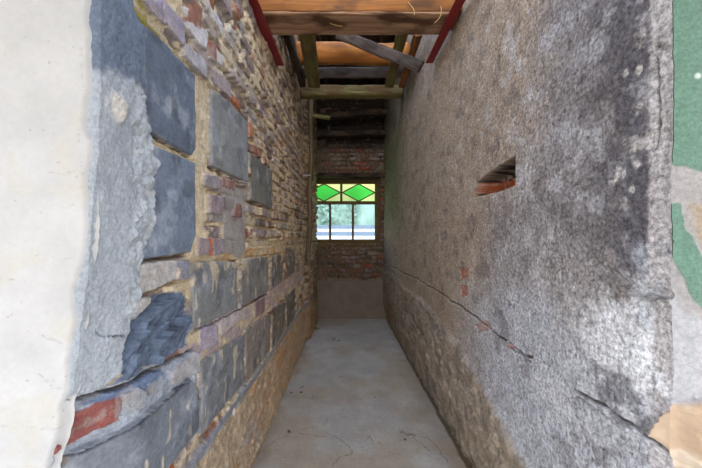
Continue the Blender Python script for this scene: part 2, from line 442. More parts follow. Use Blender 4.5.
# the pale patch where the ledge was struck
d = np.hypot(U-Lp(229, 402)[0], (V-.50)*1.0); m = sst(.028, .016, d+wob(.02, .012, 204)); Cc = mixc(Cc, lin((226, 214, 205)), m)

# grey-blue render coat wrapping the near corner
coat = LP((60, -60), (122, -60), (122, 0), (128, 20), (136, 26), (136, 90), (141, 128), (148, 146), (147, 205), (142, 233), (133, 256), (131, 300), (121, 335), (117, 372), (104, 390), (76, 402), (40, 415))
d = sdf(U+wob(.04, .020, 220)+wob(.01, .006, 222), V+wob(.04, .020, 221), coat)
m = sst(.002, -.004, d)
top = sst(3.0, .0, 0*V)  # placeholder of ones
cc = lin((168, 176, 186))*(.88+.24*fbm(U, V, .05, 223, 5))[..., None]
# upper smooth dark-blue area of the coat
du = sdf(U+wob(.05, .05, 224), V+wob(.05, .05, 225), LP((60, -60), (124, -60), (140, 30), (138, 100), (128, 82), (110, 74), (60, 74)))
mu = sst(.010, -.012, du); cc = cc*(1-mu[..., None])+(lin((112, 124, 144))*(.85+.3*fbm(U, V, .03, 226, 4))[..., None])*mu[..., None]
# rubbly band
rub = sst(.92, .98, U+wob(.08, .10, 227))*sst(.0, 1, 1-mu)
hr = .030+wob(.1, .012, 228)+wob(.03, .008, 234)+wob(.012, .004, 235)+rub*(.044*(fbm(U, V, .020, 229, 4, sy=.035)-.5)+.03*(fbm(U, V, .05, 230, 3)-.5))+sst(0, -.04, d)*.006
cc = mixc(cc, lin((196, 198, 202)), sst(.52, .66, fbm(U, V, .02, 231, 3))*rub*.6)
# pale rubble knob near the top
dk = np.hypot(U-Lp(100, 108)[0], (V-Lp(100, 108)[1])); mk = sst(.05, .02, dk+wob(.03, .03, 232))
hr = hr+mk*.02*fbm(U, V, .015, 233, 3); cc = mixc(cc, lin((214, 208, 200)), mk*.8)
H = H*(1-m)+hr*m; Cc = Cc*(1-m[..., None])+cc*m[..., None]; cls[(d < 0)] = 2
gap(LP((94, 333), (100, 335), (118, 337)), .003, .010, (60, 66, 80))
gap(LP((76, 402), (95, 396)), .006, .02, (100, 96, 60))

# far end: the brick pier standing a little proud, green with damp
pier = sst(4.52, 4.58, U+wob(.1, .05, 240))
H = H+pier*.045
Cc = mixc(Cc, lin((150, 100, 66))*np.ones(3), pier*sst(.42, .6, fbm(U, V, .12, 243, 4))*.6)
redb = sst(.01, -.01, np.maximum(np.abs(U-5.25)-.10, np.abs(V-1.78)-.05)); Cc = mixc(Cc, lin((150, 44, 36)), redb*.85)
edgep = sst(5.45, 5.55, U+wob(.1, .06, 244)); Cc = mixc(Cc, lin((150, 142, 124))*(.7+.6*fbm(U, V, .06, 245, 4))[..., None], edgep*.8)
damp = sst(4.3, 5.4, U)*sst(.35, .7, fbm(U, V, .25, 241, 4))
Cc = mixc(Cc, lin((120, 112, 58)), damp*.55)
darkish = sst(2.4, 3.4, V+.5*(fbm(U, V, .4, 242, 3)-.5))*sst(1.6, 3.2, U)  # brickwork browner and darker toward the top, deeper in
Cc = mixc(Cc, lin((92, 74, 56)), darkish*.5)
Cc *= 1+sst(1.6, 3.2, U)[..., None]*np.array([.10, -.02, -.16])  # warmer light on the far bricks put into their colour
# surface position; the near vertical edge leans
base = XL(U)
# facade edge as the photo shows it: wider opening low down
edge_x = np.interp(zr, [0.3, .9, 1.1, 1.5, 1.8, 2.2], [-.765, -.758, -.726, -.680, -.66, -.655])
EX = np.repeat(edge_x[:, None], U.shape[1], 1)
ramp = sst(1.02, .80, U)
X = base*(1-ramp)+(EX-.025)*ramp + H
X[:, 0] -= .08; U[:, 0] += .006
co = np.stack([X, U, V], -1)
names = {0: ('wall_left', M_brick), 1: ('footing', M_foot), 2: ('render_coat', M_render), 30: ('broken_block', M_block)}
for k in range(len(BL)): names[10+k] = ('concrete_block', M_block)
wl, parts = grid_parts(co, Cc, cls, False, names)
tag(wl, 'left passage wall of mauve old bricks and cream mortar with grey blocks set in', 'wall', kind='structure')
parts[30]['label'] = 'dark blue fractured block'; parts[2]['label'] = 'grey blue cement render at the corner'
parts[1]['label'] = 'rough tan footing'
box('wall_core', (-1.15, Y0+.02, -.1), (-.83, Y1, 4.3), M_dark, wl)
SIDE_L = (X, U, V)

# ---------- white facade left of the opening
fx = np.concatenate([np.linspace(-3.2, -1.05, 60)[:-1], np.linspace(-1.05, 0, 190)])   # 0..: mapped to edge
T = fx
fz = zr[zr < 3.6]
A, Vf = np.meshgrid(np.linspace(0, 1, 260)**.45, fz)
ejit = (fbm(Vf, Vf*0, .09, 300, 6)-.5)*.042
EXf = np.repeat(np.interp(fz, [0.3, .9, 1.1, 1.5, 1.8, 2.2], [-.765, -.758, -.726, -.680, -.66, -.655])[:, None], 260, 1)+ejit*sst(.3, 1, A)
Xf = -3.2+(EXf+.004+3.2)*A
wb = lambda sc, a, s: (fbm(Xf, Vf, sc, s, 4)-.5)*a
rollr = sst(-.02, 0, Xf-EXf)
Yf = Y0-.006+wb(.25, .012, 301)+wb(.03, .004, 302)+rollr*.024
cf = lin((176, 176, 177))*(.86+.24*fbm(Xf, Vf, .12, 303, 6))[..., None]
cf = mixc(cf, lin((176, 173, 166)), sst(.58, .72, fbm(Xf, Vf, .09, 304, 5))*.6)
cf = mixc(cf, lin((120, 116, 112)), sst(.88, .92, fbm(Xf, Vf, .010, 305, 2))*.6)
def fp(x, y): return ((x-VX)*Y0/F, CAMZ-(y-VY)*Y0/F)
for ln in (((48, 172), (62, 174), (76, 172)), ((52, 256), (66, 258), (80, 262)), ((28, 330), (48, 336), (68, 346)), ((40, 372), (54, 388), (64, 386)), ((0, 278), (18, 279)), ((0, 425), (30, 426), (62, 428)), ((82, 0), (84, 60), (88, 100), (80, 130), (84, 190))):
    d = pdist(Xf+wb(.03, .012, 306), Vf+wb(.03, .012, 307), [fp(*p) for p in ln]); mm = sst(.0016, .0004, d+wb(.03, .0036, 308)+.0006)
    Yf += mm*.003; cf = mixc(cf, lin((150, 144, 140)), mm*.5)
co = np.stack([Xf, Yf, Vf], -1)
q = np.zeros(Xf.shape, int)
fac, _ = grid_parts(co, cf, q, False, {0: ('facade_plaster', M_plaster)})
fac.parent = wl; fac['label'] = 'white plaster of the outer wall face'
box('wall_core', (-3.2, Y0+.03, -.1), (-1.16, Y0+.3, 3.6), M_dark, wl)

# ---------- RIGHT WALL
xs = np.concatenate([np.linspace(667, 420, 440), np.linspace(419.4, 387, 60)])
yc = []
for x in xs: yc.append(Rp(x, 0)[0])
ycol = np.array(yc); ycol = np.concatenate([[.775], ycol[(ycol > .78) & (ycol < Y1-.01)], [Y1]])
U, V = np.meshgrid(ycol, zr)
wob = lambda sc, a, s: (fbm(U, V, sc, s, 4)-.5)*a
Uw = U+wob(.05, .022, 400)+wob(.012, .006, 403); Vw = V+wob(.05, .022, 401)+wob(.012, .006, 404)
H = wob(.5, .03, 405)+wob(.05, .007, 406)+wob(.012, .003, 407)
cls = np.zeros(U.shape, int)
n1 = fbm(U, V, .16, 410, 6); n2 = fbm(U, V, .013, 411, 3)
Cc = lin((160, 154, 154))*(.70+.56*n1)[..., None]
warm = sst(1.2, 1.9, U+.6*(V-1.8)+wob(.4, .5, 412)); Cc = mixc(Cc, lin((172, 150, 126))*(.8+.4*fbm(U, V, .07, 471, 5))[..., None], warm*.8)  # browner far zone, partly the light's own colour painted in
Cc = mixc(Cc, lin((86, 80, 80)), sst(.58, .72, n2)*.55*sst(2.6, 1.0, U))        # grit
Cc = mixc(Cc, lin((196, 196, 200)), sst(.66, .78, fbm(U, V, .022, 413, 3))*.5)
# sky light painted in: lower half of the near wall paler and bluer
sky_cast = sst(1.35, 1.05, V+wob(.3, .35, 414))*sst(2.6, 1.3, U)
Cc = mixc(Cc, lin((188, 192, 202)), sky_cast*.75)
# dark vertical soot stain and the charcoal upper zone
st = sst(1.10, .88, U+wob(.15, .10, 415))*sst(.820, .832, U+wob(.03, .012, 409)+wob(.15, .015, 408))*sst(1.28, 1.42, V+wob(.1, .14, 416))*sst(.74, .48, fbm(U, V, .05, 407, 6))
Cc = mixc(Cc, lin((74, 72, 82)), st*.85)
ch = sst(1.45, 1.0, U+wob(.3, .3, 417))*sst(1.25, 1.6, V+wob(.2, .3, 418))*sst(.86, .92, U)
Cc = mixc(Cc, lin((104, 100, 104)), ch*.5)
# pale flakes
for (x, y, r) in ((622, 172, .022), (616, 180, .018), (634, 148, .010), (640, 70, .014), (628, 73, .012), (633, 190, .012), (590, 90, .008), (637, 165, .016), (640, 105, .010), (645, 288, .03), (575, 325, .03), (655, 296, .02), (548, 100, .010)):
    a, b = Rp(x, y); d = np.hypot(U-a, V-b); mm = sst(r, r*.4, d+wob(.015, r*1.2, 419)); Cc = mixc(Cc, lin((204, 200, 196)), mm*.8); H += mm*.003
# limy scuffs with ragged edges, and scoured streaks combed into the render
sc_ = fbm(U, V, .10, 472, 7)
Cc = mixc(Cc, lin((206, 206, 212)), sst(.54, .74, sc_)*.38*sst(2.6, 1.4, U))
Cc = mixc(Cc, lin((104, 98, 98)), sst(.40, .33, sc_)*.45)
str_ = fbm(U, V, .012, 473, 3, sy=.06); H += (str_-.5)*.003; Cc = mixc(Cc, lin((108, 100, 98)), sst(.58, .7, str_)*.2)
pit = sst(.80, .86, fbm(U, V, .012, 474, 2)); H += pit*.005; Cc = mixc(Cc, lin((60, 54, 54)), pit*.6)
# white lime bloom low and near
a = sdf(U+wob(.06, .12, 420), V+wob(.06, .14, 421), RP((575, 325), (640, 290), (700, 320), (700, 420), (650, 410), (625, 370), (606, 385), (596, 360)))
Cc = mixc(Cc, lin((222, 224, 230)), sst(.06, -.03, a+.10*(fbm(U, V, .05, 475, 7)-.42))*.85)
a = sdf(U+wob(.06, .12, 422), V+wob(.06, .14, 423), RP((596, 372), (630, 366), (640, 395), (655, 420), (640, 424), (618, 412), (600, 395)))
Cc = mixc(Cc, lin((112, 112, 118)), sst(.02, -.02, a+.14*(fbm(U, V, .04, 476, 6)-.5))*.75)
a = sdf(U+wob(.04, .05, 424), V+wob(.04, .05, 425), RP((636, 250), (668, 240), (690, 300), (700, 340), (640, 330)))
Cc = mixc(Cc, lin((176, 182, 192)), sst(.02, -.02, a)*.7)
# pale strip right at the corner
pl = sst(.832, .818, U+wob(.06, .02, 426)+wob(.012, .012, 427))
Cc = mixc(Cc, lin((182, 178, 180))*np.ones(3), pl*.9*sst(.30, .45, fbm(U, V, .03, 470, 5)))
# ridge where old render has broken
ln = RP((598, 262), (606, 272), (618, 276), (640, 290), (655, 296), (664, 296))
d = pdist(Uw, Vw, ln); H += sst(.02, .004, d)*.012; H -= sst(.012, .002, pdist(Uw, Vw+.014, ln))*.012
Cc = mixc(Cc, lin((118, 112, 108)), sst(.012, .002, pdist(Uw, Vw+.012, ln))*.7)
# damp green and blue bloom at the far end
Cc = mixc(Cc, lin((104, 108, 74)), sst(3.6, 5.2, U)*sst(1.3, 2.0, V+wob(.3, .4, 428))*.65)
Cc = mixc(Cc, lin((120, 130, 150)), sst(4.6, 5.5, U)*sst(1.6, 1.2, V)*.4)
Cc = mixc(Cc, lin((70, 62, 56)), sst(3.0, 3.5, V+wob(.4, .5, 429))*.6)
# horizontal crack / ledge
lz = np.interp(U[0], [.75, .9, 1.2, 1.8, 2.3, 3.2, 4.6, 5.8], [.96, .965, .97, .975, 1.0, 1.03, 1.02, 1.0])[None, :]+0*V
lz = lz+(fbm(U, U*0, .18, 430, 4)-.5)*.05
dl = V-lz
ck = sst(.008, .002, np.abs(dl))*np.where(U > 1.9, 1, sst(.38, .5, fbm(U, U*0, .10, 431, 3)))*np.where((U > 1.10) & (U < 1.36), 0, 1)
ck = np.maximum(ck, sst(.007, .002, np.abs(dl))*sst(1.02, .9, U))
below = sst(.0, -.012, dl)*sst(1.5, 2.4, U)
H += ck*.020*1.0-below*.012    # + is into the wall (away from the passage)
Cc = mixc(Cc, lin((66, 54, 46)), ck*.85)
Cc = mixc(Cc, lin((150, 132, 110)), below*.35)
# red brick spots showing through
for poly, c in ((RP((460, 268), (468, 268), (468, 278), (460, 280)), (176, 110, 90)), (RP((461, 285), (468, 285), (467, 296), (462, 298)), (176, 104, 84)), (RP((476, 322), (488, 320), (492, 330), (480, 334)), (160, 122, 106)), (RP((506, 345), (512, 346), (512, 350), (507, 350)), (170, 90, 80))):
    d = sdf(Uw, Vw, poly); mm = sst(.006, -.006, d+.03*(fbm(U, V, .03, 480, 5)-.4)); Cc = mixc(Cc, lin(c), mm*.65); H += mm*.006
for (x, y, r) in ((465, 273, .012), (465, 287, .010), (509, 303, .020), (513, 307, .014), (546, 270, .008), (437, 236, .012), (437, 262, .010), (421, 250, .012), (499, 145, .004), (499, 150, .004), (556, 212, .005)):
    a, b = Rp(x, y); d = np.hypot((U-a), V-b); mm = sst(r, r*.6, d+wob(.015, r*.8, 432)); H += mm*.03; Cc = mixc(Cc, lin((70, 60, 56)), mm*.7)
for ln in (((508, 348), (520, 354), (530, 362)), ((576, 396), (600, 412), (622, 428)), ((499, 140), (498, 150), (496, 158)), ((430, 240), (425, 252)), ((652, 60), (656, 110), (652, 150))):
    d = pdist(Uw, Vw, RP(*ln)); mm = sst(.004, .001, d); H += mm*.010; Cc = mixc(Cc, lin((80, 68, 60)), mm*.7)
# rough footing
fz_ = np.interp(U, [1.2, 1.4, 1.72, 2.2, 3, 5], [.45, .48, .585, .74, .86, .90])+(fbm(U, U*0, .5, 440, 3)-.5)*.08
dl2 = V-fz_
ft = sst(.02, -.05, dl2+wob(.06, .05, 441))
stn = fbm(U, V, .06, 442, 5); ridg = 1-np.abs(2*fbm(U, V, .08, 443, 4)-1)
hf = -(.0+.040*stn+.020*fbm(U, V, .018, 444, 4)+.020*(ridg-.7))+sst(.35, .0, V)*.05
cf = lin((156, 143, 128))*(.5+.9*stn)[..., None]
cf = mixc(cf, lin((112, 104, 98)), sst(.55, .7, fbm(U, V, .2, 445, 4))*.6)
cf = mixc(cf, lin((150, 112, 74)), sst(3.0, 5.0, U)*sst(.45, .6, fbm(U, V, .2, 446, 4))*.5)
H = H*(1-ft)+hf*ft; Cc = Cc*(1-ft[..., None])+cf*ft[..., None]
# diagonal tear running down from the ledge at the far end
d = pdist(Uw, Vw, [(5.3, 1.0), (4.6, .9), (3.9, .7), (3.4, .55), (2.9, .48)]); mm = sst(.02, .004, d); H += mm*.03; Cc = mixc(Cc, lin((66, 50, 38)), mm*.7)
cls[dl2 < 0] = 1
# the knocked-out pocket
pk = RP((474, 197), (477, 182), (484, 176), (494, 169), (515, 156), (515, 185), (500, 191))
d = sdf(U+wob(.02, .006, 450), V+wob(.02, .006, 451), pk); mm = sst(.003, -.008, d)
H += mm*(.13+wob(.04, .03, 452))
ce, cid, _ = courses(U, V, .075, .12, .2, 9, offs=.03)
vz = V+wob(.04, .02, 477); pc = mixc(lin((112, 92, 84))*(.7+.6*fbm(U, V, .02, 478, 4))[..., None], lin((52, 48, 46)), sst(1.885, 1.865, vz))
pc = mixc(pc, lin((176, 92, 62)), sst(1.832, 1.822, vz)*sst(1.765, 1.775, vz)); pc = mixc(pc, lin((176, 156, 134)), sst(.55, .62, fbm(U, V, .02, 479, 3))*.6)
m3 = sst(.004, -.002, d); Cc = Cc*(1-m3[..., None])+pc*m3[..., None]
rim = sst(.028, .0, np.abs(d))*(d > 0)*sst(.4, .6, fbm(U, V, .04, 453, 3)); Cc = mixc(Cc, lin((190, 168, 148)), rim*.5)
cls[d < .001] = 2
fo_ = RP((656, 430), (664, 412), (680, 400), (700, 398), (700, 520), (690, 500), (662, 446))
lumpR = 1-np.abs(2*fbm(U, V, .035, 462, 3)-1)**.7
df = sdf(U+wob(.03, .02, 460), V+wob(.03, .02, 461), fo_); mf = sst(.004, -.004, df); H = H*(1-mf)-mf*(.008+.045*lumpR*sst(.775, .80, U))
Cc = Cc*(1-mf[..., None])+(lin((184, 162, 140))*(.84+.18*fbm(U, V, .04, 463, 4))[..., None])*mf[..., None]; cls[df < 0] = 3
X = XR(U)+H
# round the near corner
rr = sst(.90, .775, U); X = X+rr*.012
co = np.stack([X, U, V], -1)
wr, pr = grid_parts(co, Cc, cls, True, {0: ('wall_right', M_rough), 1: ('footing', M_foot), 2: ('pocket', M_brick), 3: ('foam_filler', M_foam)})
tag(wr, 'right passage wall of grey gritty render with a long crack and soot stain', 'wall', kind='structure')
pr[1]['label'] = 'rough brown rubble footing'; pr[2]['label'] = 'knocked out hole showing orange brick'
box('wall_core', (.97, .80, -.1), (1.3, Y1, 4.3), M_dark, wr)
edgeR = X[:, 0].copy()

# ---------- facade right of the opening (green limewash, foam)
fz = zr[zr < 3.6]; nz = len(fz)
A, Vf = np.meshgrid(np.linspace(0, 1, 240)**1.8, fz)
E0 = np.repeat(edgeR[:nz][:, None], 240, 1)
Xf = E0+(3.2-E0)*A
wb = lambda sc, a, s: (fbm(Xf, Vf, sc, s, 4)-.5)*a
YR = .775
corner = sst(.05, 0, Xf-E0)
Yf = YR+0*Xf+(wb(.25, .012, 501)+wb(.03, .004, 502))*(1-corner)-(1-corner)*.012
def gp_(x, y): return ((x-VX)*(YR-.012)/F, CAMZ-(y-VY)*(YR-.012)/F)
cf = lin((158, 155, 156))*(.85+.3*fbm(Xf, Vf, .05, 503, 5))[..., None]
cq = np.zeros(Xf.shape, int)
g1 = [gp_(*p) for p in ((671, -80), (1200, -80), (1200, 178), (702, 172), (694, 168), (682, 165), (672, 160))]
g2 = [gp_(*p) for p in ((674, 204), (684, 202), (687, 226), (694, 240), (704, 262), (704, 310), (694, 302), (684, 274), (675, 252))]
dg = np.minimum(sdf(Xf+wb(.02, .012, 504), Vf+wb(.02, .012, 505), g1), sdf(Xf+wb(.02, .008, 506), Vf+wb(.02, .008, 507), g2))
mg = sst(.002, -.002, dg)
cg = lin((98, 128, 114))*(.85+.3*fbm(Xf, Vf, .03, 508, 5))[..., None]
cf = mixc(cf, lin((176, 178, 184)), sst(.0, -.03, sdf(Xf+wb(.03, .02, 509), Vf+wb(.03, .02, 510), [gp_(*p) for p in ((668, 230), (674, 256), (690, 310), (1200, 330), (1200, 470), (660, 420), (655, 300))])) *.8)
cf = mixc(cf, lin((158, 142, 120)), sst(.0, -.02, sdf(Xf+wb(.03, .02, 511), Vf+wb(.03, .02, 512), [gp_(*p) for p in ((686, 200), (1200, 180), (1200, 262), (706, 262), (692, 236))])) *.8)
cf = cf*(1-mg[..., None])+cg*mg[..., None]; Yf -= mg*.002
cq[dg < 0] = 1
a, b = gp_(697, 76); cf = mixc(cf, lin((190, 200, 200)), sst(.010, .004, np.hypot(Xf-a, Vf-b)+wb(.01, .006, 513)))
# foam / beige filler lump
fo = [gp_(*p) for p in ((660, 424), (668, 410), (684, 404), (692, 398), (1200, 396), (1200, 520), (700, 520), (664, 440))]
df = sdf(Xf+wb(.03, .02, 514), Vf+wb(.03, .02, 515), fo); mf = sst(.004, -.004, df)
lump = 1-np.abs(2*fbm(Xf, Vf, .035, 516, 3)-1)**.7
Yf -= mf*sst(.0, .05, Xf-E0)*(.008+.045*lump)
cfo = mixc(lin((182, 158, 134))*(.80+.30*fbm(Xf, Vf, .04, 518, 4))[..., None], lin((206, 194, 178)), sst(.5, .62, fbm(Xf, Vf, .05, 519, 5))*.6)
cf = cf*(1-mf[..., None])+cfo*mf[..., None]; cq[df < 0] = 2
co = np.stack([Xf, Yf, Vf], -1)
fr_, pf = grid_parts(co, cf, cq, False, {0: ('facade_render', M_render), 1: ('green_paint', M_paint), 2: ('foam_filler', M_foam)})
for o in pf.values(): o.parent = wr
pf[0]['label'] = 'grey white render of the outer wall face'; pf[1]['label'] = 'faded green paint'; pf[2]['label'] = 'beige lumpy foam at the foot'
box('wall_core', (1.31, .82, -.1), (3.2, 1.1, 3.6), M_dark, wr)

# ------------------------------------------------------------------ back wall
YB = 5.74; YG = 5.95
def bp(x, y, Y=YB): return ((x-VX)*Y/F, CAMZ-(y-VY)*Y/F)
wx0, wz0 = bp(305.5, 243, YG); wx1, wz1 = bp(378.5, 181, YG)
gx = np.arange(-1.3, 1.0, .0075); gz = np.arange(-.05, 4.3, .0075)
U, V = np.meshgrid(gx, gz)
PALB = [((122, 94, 70), .32), ((132, 86, 62), .20), ((108, 90, 72), .26), ((156, 82, 54), .08), ((136, 118, 98), .14)]
H, Cc, inn = brick_layer(U, V, 31, h=.082, lmin=.13, lmax=.24, palette=PALB, smear=.62, mortar=lin((104, 88, 72)), jo=.010)
MB = lin((132, 112, 90)); wob = lambda sc, a, s: (fbm(U, V, sc, s, 4)-.5)*a
Cc = Cc*.9
# dark top and boards
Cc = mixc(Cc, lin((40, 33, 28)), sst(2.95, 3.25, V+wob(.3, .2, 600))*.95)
# eroded dark courses under the window
er = sst(.55, .68, fbm(U, V, .25, 601, 4, sy=.06))*sst(1.5, 1.3, V)
H -= er*.035; Cc = mixc(Cc, lin((84, 66, 52)), er*.5)
sk = sst(.70, .685, V+wob(.1, .02, 602))
H = H*(1-sk)+sk*(.065+wob(.3, .02, 603)+sst(.3, 0, V)*.02)
Cc = mixc(Cc, lin((116, 102, 86)), sk); Cc = Cc*(1-(sk*.35*(fbm(U, V, .1, 604, 5)-.2))[..., None])
cls = np.where(V < .692, 1, 0)
ox0, ox1, oz0, oz1 = wx0-.03, bp(378.6, 0)[0]+.035, wz0, wz1+.04
rx1 = wx1-.004
cls[(U > ox0) & (U < ox1) & (V > oz0) & (V < oz1)] = 99
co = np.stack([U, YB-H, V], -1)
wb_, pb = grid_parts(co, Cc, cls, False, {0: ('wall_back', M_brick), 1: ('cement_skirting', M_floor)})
tag(wb_, 'dark red brick wall closing the far end of the passage', 'wall', kind='structure')
pb[1]['label'] = 'smooth brown cement band at the foot'
me = bmesh.new()
for lo, hi in (((-1.3, YB+.02, -.1), (ox0, 6.15, 4.3)), ((ox1, YB+.02, -.1), (1.3, 6.15, 4.3)), ((rx1, YG-.03, -.1), (ox1, 6.14, 4.2)), ((ox0, YG-.03, wz1-.01), (rx1, 6.13, oz1)), ((ox0, YB+.02, -.1), (ox1, 6.15, oz0)), ((ox0, YB+.02, oz1), (ox1, 6.15, 4.3))): box_bm(me, lo, hi)
mm_ = bpy.data.meshes.new('wall_core'); me.to_mesh(mm_); me.free()
M_reveal = plain_mat('reveal_brick', (104, 82, 66), .95, .3, 18, bump=.8)
link('wall_core', mm_, wb_, M_reveal)

# ------------------------------------------------------------------ floor
gx = np.arange(-.80, .96, .0065)
gy = np.concatenate([np.arange(.6, 3.0, .008), np.arange(3.0, 5.76, .014)])
U, V = np.meshgrid(gx, gy)
wob = lambda sc, a, s: (fbm(U, V, sc, s, 4)-.5)*a
Cc = lin((176, 167, 158))*(.78+.40*fbm(U, V, .35, 700, 6))[..., None]
wm = sst(.46, .62, fbm(U, V, .6, 701, 4)); Cc = mixc(Cc, lin((164, 144, 120))*np.ones(3), wm*.65)
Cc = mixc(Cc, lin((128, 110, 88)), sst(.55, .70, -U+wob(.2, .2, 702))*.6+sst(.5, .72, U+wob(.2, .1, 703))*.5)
H = wob(.5, .014, 704)+wob(.05, .003, 705)
def fl(x, y): Y = CAMZ*F/(y-VY); return ((x-VX)*Y/F, Y)
for ln in (((330, 468), (338, 458), (352, 452), (350, 446), (340, 440), (334, 434)), ((364, 440), (370, 436), (374, 444), (380, 442)), ((250, 458), (275, 440), (295, 430), (325, 424), (328, 418)), ((400, 428), (410, 434), (430, 450)), ((326, 436), (300, 432)), ((418, 436), (428, 437), (440, 450), (448, 462)), ((260, 392), (300, 397), (330, 396))):
    d = pdist(U+wob(.05, .04, 706), V+wob(.05, .04, 707), [fl(*p) for p in ln]); mm = sst(.004, .001, d+wob(.04, .003, 708)); H -= mm*.006; Cc = mixc(Cc, lin((86, 76, 66)), mm*.6)
# sandy gutter beside the right footing
gl = U-(.745-.13*np.clip((V-2)/3.7, 0, 1)); gt = sst(-.01, .03, gl+wob(.08, .03, 709))
H -= gt*.045-gt*.02*fbm(U, V, .03, 710, 3); Cc = mixc(Cc, lin((120, 98, 72)), gt*.9)
cls = np.where(gl+wob(.08, .03, 709) > .01, 1, 0)
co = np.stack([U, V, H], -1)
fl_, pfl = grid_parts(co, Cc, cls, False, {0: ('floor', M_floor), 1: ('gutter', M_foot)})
tag(fl_, 'smooth grey concrete passage floor with hairline cracks', 'floor', kind='structure')
pfl[1]['label'] = 'sandy brown strip along the right wall'

# yard in front, garden behind
M_yard = plain_mat('yard_paving', (190, 180, 165), .9, .1, 4)
o = box('ground', (-14, -22, -.4), (14, .6, -.03), M_yard); tag(o, 'pale paved yard in front of the passage', 'ground', kind='structure')
M_gravel = plain_mat('garden_gravel', (225, 222, 214), .9, .08, 3)
o = box('ground', (-14, 6.16, -.4), (14, 40, -.03), M_gravel); tag(o, 'pale gravel beyond the window', 'ground', kind='structure')

M_skyblock = plain_mat('skyblock_boards', (128, 122, 116), .9, .15, 6)
o = box('ceiling', (-3.2, -2.6, 2.95), (3.2, .62, 3.02), M_skyblock); tag(o, 'unseen board roof added over the yard to shade the facade', 'sky_blocker', kind='structure')  # added out of view to keep high sky light off the facade
# ------------------------------------------------------------------ timber helpers
def timber(name, p0, p1, w, h, mat, parent=None, seed=0, rough=.006, roll=0, rnd_=.008, nseg=None, taper=1.0, bow=0.0):
    """squared, slightly irregular timber from p0 to p1, w across, h high, grain along local X"""
    p0 = Vector(p0); p1 = Vector(p1); L = (p1-p0).length; n = nseg or max(6, int(L/.05))
    ring = []; nn = 5
    for k in range(nn): ring.append((-w/2+w*k/nn, -h/2))
    for k in range(nn): ring.append((w/2, -h/2+h*k/nn))
    for k in range(nn): ring.append((w/2-w*k/nn, h/2))
    for k in range(nn): ring.append((-w/2, h/2-h*k/nn))
    rg = random.Random(seed); vs = []
    ph = [rg.uniform(0, 6.28) for _ in range(8)]
    for i in range(n+1):
        t = i/n; x = L*t; s = 1+(taper-1)*t
        for j, (a, b) in enumerate(ring):
            cxr = max(abs(a)/(w/2), 0); cyr = max(abs(b)/(h/2), 0)
            k = 1-(rnd_/max(w, h)*2.2 if cxr > .98 and cyr > .98 else 0)
            wv = rough*(math.sin(x*9+ph[j % 8])*.5+math.sin(x*23+ph[(j+3) % 8])*.3+rg.uniform(-.4, .4))
            r = math.hypot(a, b) or 1
            vs.append((x, (a*k+a/r*wv)*s, (b*k+b/r*wv)*s+bow*math.sin(math.pi*t)))
    m = len(ring); fs = []
    for i in range(n):
        for j in range(m): fs.append((i*m+j, i*m+(j+1) % m, (i+1)*m+(j+1) % m, (i+1)*m+j))
    fs.append(tuple(range(m-1, -1, -1))); fs.append(tuple(n*m+j for j in range(m)))
    me = bpy.data.meshes.new(name); me.from_pydata(vs, [], fs); me.update()
    bm = bmesh.new(); bm.from_mesh(me); bmesh.ops.recalc_face_normals(bm, faces=bm.faces); bm.to_mesh(me); bm.free()
    o = link(name, me, parent, mat)
    d = (p1-p0).normalized(); up = Vector((0, 0, 1)) if abs(d.z) < .9 else Vector((0, 1, 0))
    y = up.cross(d).normalized(); z = d.cross(y)
    R = Matrix((d, y, z)).transposed().to_4x4()
    o.matrix_world = Matrix.Translation(p0) @ R @ Matrix.Rotation(roll, 4, 'X')
    return o
def pole(name, p0, p1, r0, r1, mat, seed=0, rough=.006, nr=18, parent=None):
    p0 = Vector(p0); p1 = Vector(p1); L = (p1-p0).length; n = max(10, int(L/.04)); rg = random.Random(seed)
    vs = []; ph = [rg.uniform(0, 6.28) for _ in range(6)]
    for i in range(n+1):
        t = i/n
        for j in range(nr):
            a = 2*math.pi*j/nr; r = r0+(r1-r0)*t+rough*(math.sin(t*L*7+ph[0]+a)+.6*math.sin(3*a+t*L*5+ph[1])+rg.uniform(-.3, .3))
            vs.append((L*t, r*math.cos(a)+.008*math.sin(t*5+ph[2]), r*math.sin(a)+.008*math.sin(t*7+ph[3])))
    fs = [(i*nr+j, i*nr+(j+1) % nr, (i+1)*nr+(j+1) % nr, (i+1)*nr+j) for i in range(n) for j in range(nr)]
    fs.append(tuple(range(nr-1, -1, -1))); fs.append(tuple(n*nr+j for j in range(nr)))
    me = bpy.data.meshes.new(name); me.from_pydata(vs, [], fs); me.update()
    bm = bmesh.new(); bm.from_mesh(me); bmesh.ops.recalc_face_normals(bm, faces=bm.faces); bm.to_mesh(me); bm.free()
    for p in me.polygons: p.use_smooth = len(p.vertices) == 4
    o = link(name, me, parent, mat)
    d = (p1-p0).normalized(); up = Vector((0, 0, 1)) if abs(d.z) < .9 else Vector((0, 1, 0))
    y = up.cross(d).normalized(); z = d.cross(y)
    o.matrix_world = Matrix.Translation(p0) @ Matrix((d, y, z)).transposed().to_4x4()
    return o
def at(x, y, Y): return ((x-VX)*Y/F, Y, CAMZ-(y-VY)*Y/F)

